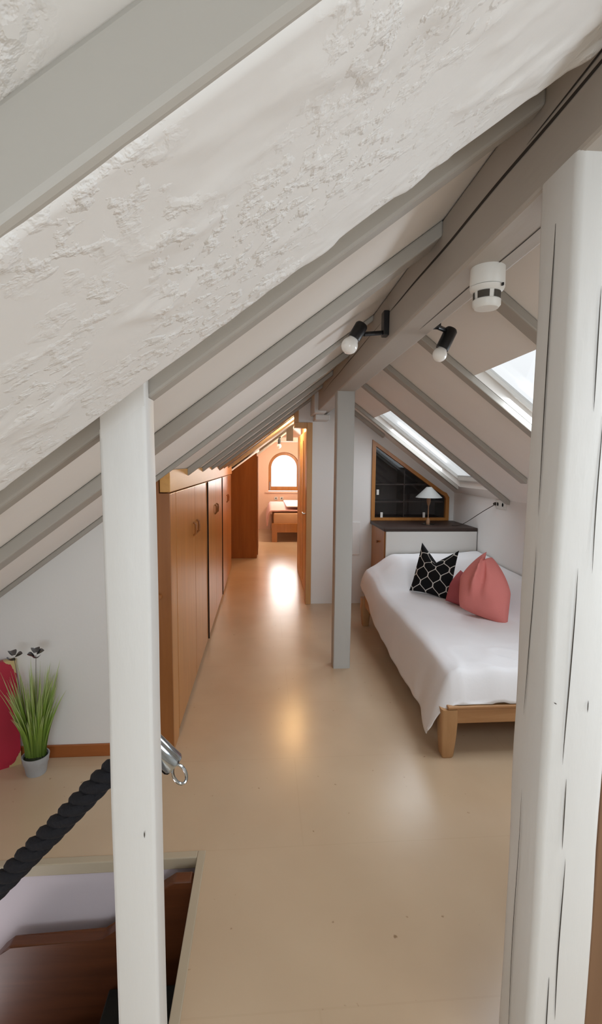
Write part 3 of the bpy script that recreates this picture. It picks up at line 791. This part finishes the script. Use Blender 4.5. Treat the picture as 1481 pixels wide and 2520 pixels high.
MB().box(XW-.010, XW, 4.24, 4.44, 1.205, 1.285, .003).build('plate', M['plastic'], t)
for y in (4.29, 4.385): MB().lathe([(.026, 0), (.026, .004), (.02, .004), (.018, .0), (0, 0)], (XW-.010, y, 1.245), (-1, 0, 0), 18).build('outlet', M['plastic'], t)
b = MB(); b.box(.84, 1.09, YW-.012, YW, .57, .95, .004)
tag(b.build('access_panel', M['wall']), 'flat white access panel in the back wall beside the middle post', 'panel')

# ------------------------------------------------------------------ spotlights and smoke alarm
def spot(label, plate, arm, head0, head1, bulb, grp='black spotlights on the ridge beam', rad=.028, br=.036):
    t = thing('spotlight', label, 'spotlight', plate[0], grp)
    MB().box(*plate[1], .004).build('bracket', M['black'], t)
    MB().tube(arm, .010, 10).build('arm', M['black'], t, smooth=True)
    h0, h1 = Vector(head0), Vector(head1); ax = (h1-h0).normalized(); L = (h1-h0).length
    hd = MB().lathe([(0, 0), (rad*.8, 0), (rad, .008), (rad, L), (rad*.8, L), (rad*.75, L-.02), (0, L-.02)], h0, ax, 24).build('lamp_housing', M['black'], t, smooth=True)
    c = Vector(bulb); prof = [(br*.5, -br*1.25), (br*.75, -br*.66)]+[(br*math.sin(R(a)), -br*math.cos(R(a))) for a in range(55, 181, 12)]
    prof[-1] = (0, br)
    MB().lathe(prof, c, ax, 24).build('bulb', M['bulb'], t, smooth=True)
spot('black spotlight with a round white bulb on the left face of the ridge beam',
     ((.54, 2.2, 2.22), (.520, .545, 2.175, 2.225, 2.168, 2.275)), [(.532, 2.2, 2.185), (.43, 2.16, 2.165)],
     (.421, 2.15, 2.205), (.384, 2.15, 2.142), (.366, 2.15, 2.112))
spot('black spotlight with a round white bulb on the right side of the ridge beam',
     ((.69, 1.98, 2.16), (.68, .70, 1.955, 2.005, 2.15, 2.24)), [(.692, 1.98, 2.155), (.745, 2.04, 2.16)],
     (.779, 2.05, 2.168), (.740, 2.05, 2.085), (.731, 2.05, 2.062), rad=.027, br=.030)
AX, AY = .617, 1.37
t = thing('smoke_alarm', 'white round smoke alarm under the ridge beam', 'smoke alarm', (AX, AY, PZ0-.11))
MB().lathe([(0, 0), (.046, 0), (.047, -.045), (.044, -.05), (0, -.05)], (AX, AY, PZ0)).build('mounting_base', M['plastic'], t, smooth=True)
b = MB().lathe([(0, -.05), (.047, -.052), (.044, -.060), (.036, -.066), (.0345, -.085), (.038, -.087), (.038, -.100), (.032, -.108), (0, -.110)], (AX, AY, PZ0)); b.build('alarm_body', M['plastic'], t, smooth=True)
b = MB()
for k in range(5):
    a0 = R(k*72+205)
    def vf(u, v, a0=a0):
        a = a0+u*R(52); r = .0372-.001*v
        return (AX+r*math.cos(a), AY+r*math.sin(a), PZ0-.0665-.0185*v)
    b.grid(vf, 10, 1)
b.build('vent_slots', M['vent'], t)
MB().box(AX+.021, AX+.026, AY-.047, AY-.040, PZ0-.060, PZ0-.052, .001).build('test_button', M['black'], t)

# ------------------------------------------------------------------ rope handrail
def rope_pt(q):
    P = [Vector((-1.62, 1.1, -.42)), Vector((-.95, 1.1, .27)), Vector((-.63, 1.1, .60)), Vector((-.48, 1.1, .755)), Vector((-.37, 1.1, .87)), Vector((-.30, 1.095, .93)), Vector((-.268, 1.09, .945)), Vector((-.252, 1.088, .942))]
    s = q*(len(P)-1); i = min(int(s), len(P)-2); f = s-i
    p0, p1, p2, p3 = P[max(0, i-1)], P[i], P[i+1], P[min(len(P)-1, i+2)]
    return .5*((2*p1)+(p2-p0)*f+(2*p0-5*p1+4*p2-p3)*f*f+(3*p1-p0-3*p2+p3)*f**3)
t = thing('rope_handrail', 'thick twisted black rope handrail tied behind the left post', 'rope', (-.27, 1.09, .9))
b = MB(); n = 340; acc = 0; prev = rope_pt(0); paths = [[], [], []]
for i in range(n+1):
    p = rope_pt(i/n); acc += (p-prev).length; d = (rope_pt(min(1, (i+1)/n))-rope_pt(max(0, (i-1)/n))).normalized(); prev = p
    s1 = Vector((0, 1, 0)); s2 = d.cross(s1).normalized(); s1 = s2.cross(d).normalized()
    for k in range(3):
        a = acc/.11*2*math.pi + k*2*math.pi/3
        paths[k].append(p + (s1*math.cos(a)+s2*math.sin(a))*.0135)
for k in range(3): b.tube(paths[k], .0148, 9)
b.build('rope', M['rope'], t, smooth=True)
c0, c1 = Vector((-.262, 1.088, .960)), Vector((-.207, 1.082, .905)); ax = (c1-c0).normalized(); L = (c1-c0).length
MB().lathe([(.018, -.02), (.0275, -.016), (.0275, L-.006), (.024, L), (.010, L+.002), (0, L+.002)], c0, ax, 32).build('end_cap', M['chrome'], t, smooth=True)
b = MB(); cc = c1+Vector((.012, 0, -.022)); rp = []
ra, rb = Vector((.45, 0, -.9)).normalized(), Vector((.75, .35, .45)).normalized()
rp = [cc + ra*.024*math.cos(2*math.pi*k/24) + rb*.0135*math.sin(2*math.pi*k/24) for k in range(25)]
b.tube(rp, .0036, 8, cap=False); b.build('ring', M['chrome'], t, smooth=True)

# ------------------------------------------------------------------ stairs
t = thing('staircase', 'dark reddish wooden stair cheeks going down in the stair opening', 'staircase', (-.7, 1.75, -1.2))
zz = [(-1.45, -.9), (-1.08, -.36), (-1.0, -.268), (-.965, -.236), (-.618, -.236), (-.575, -.200), (-.40, -.045), (-.345, -.006), (-.28, -.006), (-.272, -.02), (-.272, -.62), (-.62, -.62), (-1.0, -.75), (-1.45, -1.3)]
MB().prism(zz, 'y', 1.76, 1.81, .007).build('stringer', M['dark_wood'], t)
MB().prism([(x, z-.13) for x, z in zz[1:-1]], 'y', 1.815, 1.86).build('wall_string', M['dark_wood'], t)
for (x0, x1, z) in ((-.60, -.28, -.44), (-.92, -.58, -.66), (-1.25, -.90, -.88)):
    MB().box(x0, x1, 1.1, 1.758, z-.035, z, .005).build('tread', M['stair_dark'], t)

# ------------------------------------------------------------------ plant and red panel by the left wall
GX, GY = -1.175, 2.475
t = thing('potted_grass', 'green ornamental grass in a small grey pot by the white wall', 'plant', (GX, GY, 0))
MB().lathe([(0, 0), (.046, 0), (.048, .004), (.056, .055), (.059, .058), (.066, .098), (.060, .098), (.056, .085), (0, .08)], (GX, GY, 0)).build('pot', M['pot'], t, smooth=True)
b = MB(); b.lathe([(.057, .084), (.04, .098), (.015, .104), (0, .104)], (GX, GY, 0)); b.build('moss', M['soil'], t, smooth=True)
b = MB()
for i in range(190):
    a = random.uniform(0, 2*math.pi); r0 = .046*math.sqrt(random.random()); h = random.uniform(.20, .50)
    px, py = GX+r0*math.cos(a), GY+r0*math.sin(a)*.8
    lean = random.uniform(-.01, .09)*(h/.45)+r0*.9; a2 = a+random.uniform(-.5, .5)
    bw = random.uniform(.0038, .0066); td = Vector((-math.sin(a2+random.uniform(-1, 1)), math.cos(a2), 0)).normalized()
    td = Vector((1, .3*random.uniform(-1, 1), 0)).normalized()
    curl = random.uniform(-.02, .03)
    def gf(u, v):
        ww = bw*(1-v**3)*(2*u-1)
        off = lean*v**1.6
        z = .09+h*v - curl*v**3*2
        y = min(py+off*math.sin(a2), 2.592)
        return Vector((px+off*math.cos(a2), y, z)) + td*ww + Vector((0, -abs(2*u-1)*.001, 0))
    b.grid(gf, 2, 7, uvf=lambda u, v: (u, v))
g = b.build('grass', M['grass'], t, smooth=80, normals=False); g['kind'] = 'stuff'
def flower(x, y, z, x0, y0, petals, tilt):
    f = MB().tube([(x0, y0, .09), (x0*.6+x*.4, y0, .09+(z-.09)*.5), (x, y, z)], .0014, 6).build('wire_stem', M['grey_metal'], t)
    b = MB()
    for k in range(petals):
        a = k*2*math.pi/petals+tilt
        def pf(u, v, a=a):
            L = .036*v+.004; wv = .021*math.sin(math.pi*min(1, v*.92+.08))**.6*(2*u-1)
            cup = .018*(2*u-1)**2*math.sin(math.pi*v)+.015*v*v
            return (x+L*math.cos(a)-wv*math.sin(a), y+(L*math.sin(a)+wv*math.cos(a))*.8, z+cup+.014*math.sin(a))
        b.grid(pf, 6, 6)
    b.build('metal_flower', M['grey_metal'], f, smooth=True)
flower(-1.135, 2.44, .64, -1.17, 2.46, 4, .4)
flower(-1.235, 2.43, .635, -1.20, 2.45, 3, .2)
b = MB()
W, H, T = .48, .565, .035
mt = Matrix.Translation((-1.288, 2.556, 0)) @ Matrix.Rotation(R(31), 4, 'Z') @ Matrix.Rotation(R(-3), 4, 'X')
def rf(u, v): return mt @ Vector((-W*(1-u), -.0, H*v))
b.grid(lambda u, v: rf(u, v), 1, 1); b.grid(lambda u, v: mt @ Vector((-W*(1-u), T, H*v)), 1, 1)
for (p, q) in (((0, 0), (0, 1)), ((1, 0), (1, 1)), ((0, 0), (1, 0)), ((0, 1), (1, 1))):
    b.grid(lambda u, v, p=p, q=q: mt @ Vector((-W*(1-(p[0]+(q[0]-p[0])*u)), T*v, H*(p[1]+(q[1]-p[1])*u))), 1, 1, uvf=lambda u, v, p=p, q=q: (p[0]+(q[0]-p[0])*u, p[1]+(q[1]-p[1])*u))
bmesh.ops.remove_doubles(b.bm, verts=b.bm.verts[:], dist=.0005)
tag(b.build('painted_board', M['red']), 'crimson board with worn golden corners leaning beside the potted grass', 'board')

# ------------------------------------------------------------------ cupboard behind the near right post
t = thing('side_cupboard', 'dark brown wooden cupboard glimpsed behind the near right post', 'cupboard', (1.1, 1.15, 0))
MB().box(.775, 1.35, 1.0, 1.25, 0, .93, .004).build('body', M['cupboard'], t)
MB().box(.765, 1.36, .99, 1.26, .93, .955, .004).build('top', M['cupboard'], t)

# ------------------------------------------------------------------ far room
t = thing('far_bed', 'wooden bed with a pink and white blanket under the arched window', 'bed', (.75, 10.8, 0))
FBx0, FBx1, FBy0, FBy1 = .15, 1.35, 9.92, 11.85
for x in (FBx0+.055, FBx1-.055):
    for y in (FBy0+.05, FBy1-.05): MB().box(x-.055, x+.055, y-.05, y+.05, 0, .21, .004).build('leg', M['honey'], t)
MB().box(FBx0, FBx1, FBy0, FBy0+.04, .20, .385, .005).build('front_rail', M['honey'], t)
MB().box(FBx0, FBx0+.035, FBy0+.04, FBy1, .20, .385, .005).build('side_rail', M['honey'], t)
MB().box(FBx1-.035, FBx1, FBy0+.04, FBy1, .20, .385, .005).build('side_rail', M['honey'], t)
MB().box(FBx0+.035, FBx1-.035, FBy0+.05, FBy1-.01, .33, .60, .03, 3).build('mattress', M['peachcloth'], t, smooth=True)
b = MB()
def bl(u, v):
    L1 = 1.17; s = u*(L1+.34); y = FBy0+.06+v*1.75; wv = noise.noise(Vector((s*3, y*2, 0)))*.012
    if s <= L1: return (FBx1-.04-s, y, .625+.05*sm(0, .5, v)+wv)
    q = (s-L1)/.34; return (FBx1-.04-L1-.075*math.sin(q*1.5)-wv, y+.02*q, .625+.05*sm(0, .5, v)-.30*q**1.4)
b.grid(bl, 50, 40)
o = b.build('blanket', M['blanket'], smooth=80); o.modifiers.new('thickness', 'SOLIDIFY').thickness = .03; o.modifiers[-1].offset = 1
tag(o, 'pink and white blanket hanging over the side of the far bed', 'blanket')
b = MB(); b.box(.45, 1.3, FBy0+.10, 11.7, .712, .738, .012, 2)
tag(b.build('folded_sheet', M['sheet']), 'white folded sheet lying on the pink blanket of the far bed', 'sheet')
b = MB(); b.box(-.35, 1.9, 10.9, 11.02, 2.09, 2.19, .006)
for k in range(1): pass
tag(b.build('tie_beam', M['rafter']), 'pale tie beam across the far room above the arched window', 'beam')
b = MB(); b.prism([(.40, 2.02), (.52, 2.02), (.52, LZ(.52)-.01), (.40, LZ(.40)-.01)], 'y', 9.0, 9.12)
tag(b.build('hanging_strut', M['rafter']), 'short pale strut under the slope in the far room', 'strut')
spot('small black spotlight with a round bulb under the slope in the far room', ((.30, 10.1, 2.1), (.27, .33, 10.08, 10.12, 2.12, LZ(.3)-.005)), [(.30, 10.1, 2.125), (.30, 10.08, 2.09)],
     (.30, 10.07, 2.105), (.298, 10.05, 2.0), (.297, 10.045, 1.965), 'spotlights in the far room', .03, .045)
for k, (x, lab) in enumerate(((.28, 'left of the two wall sockets under the arched window'), (.42, 'right of the two wall sockets under the arched window'))):
    t = thing('wall_socket', lab, 'socket', (x, YF-.04, .72), 'sockets under the arched window')
    MB().box(x-.04, x+.04, YF-.052, YF-.04, .72, .80, .003).build('plate', M['plastic'], t)
    MB().lathe([(.022, 0), (.022, .004), (.017, .004), (.015, .0), (0, 0)], (x, YF-.052, .76), (0, -1, 0), 14).build('outlet', M['plastic'], t)
t = thing('ceiling_lamp', 'small lit globe lamp under the slope in the corridor above the open door', 'lamp', (.42, 6.6, 2.105))
MB().lathe([(0, .14), (.04, .14), (.04, .125), (.012, .12), (.012, .095), (0, .095)], (.42, 6.6, 2.105)).build('base', M['metal'], t, smooth=True)
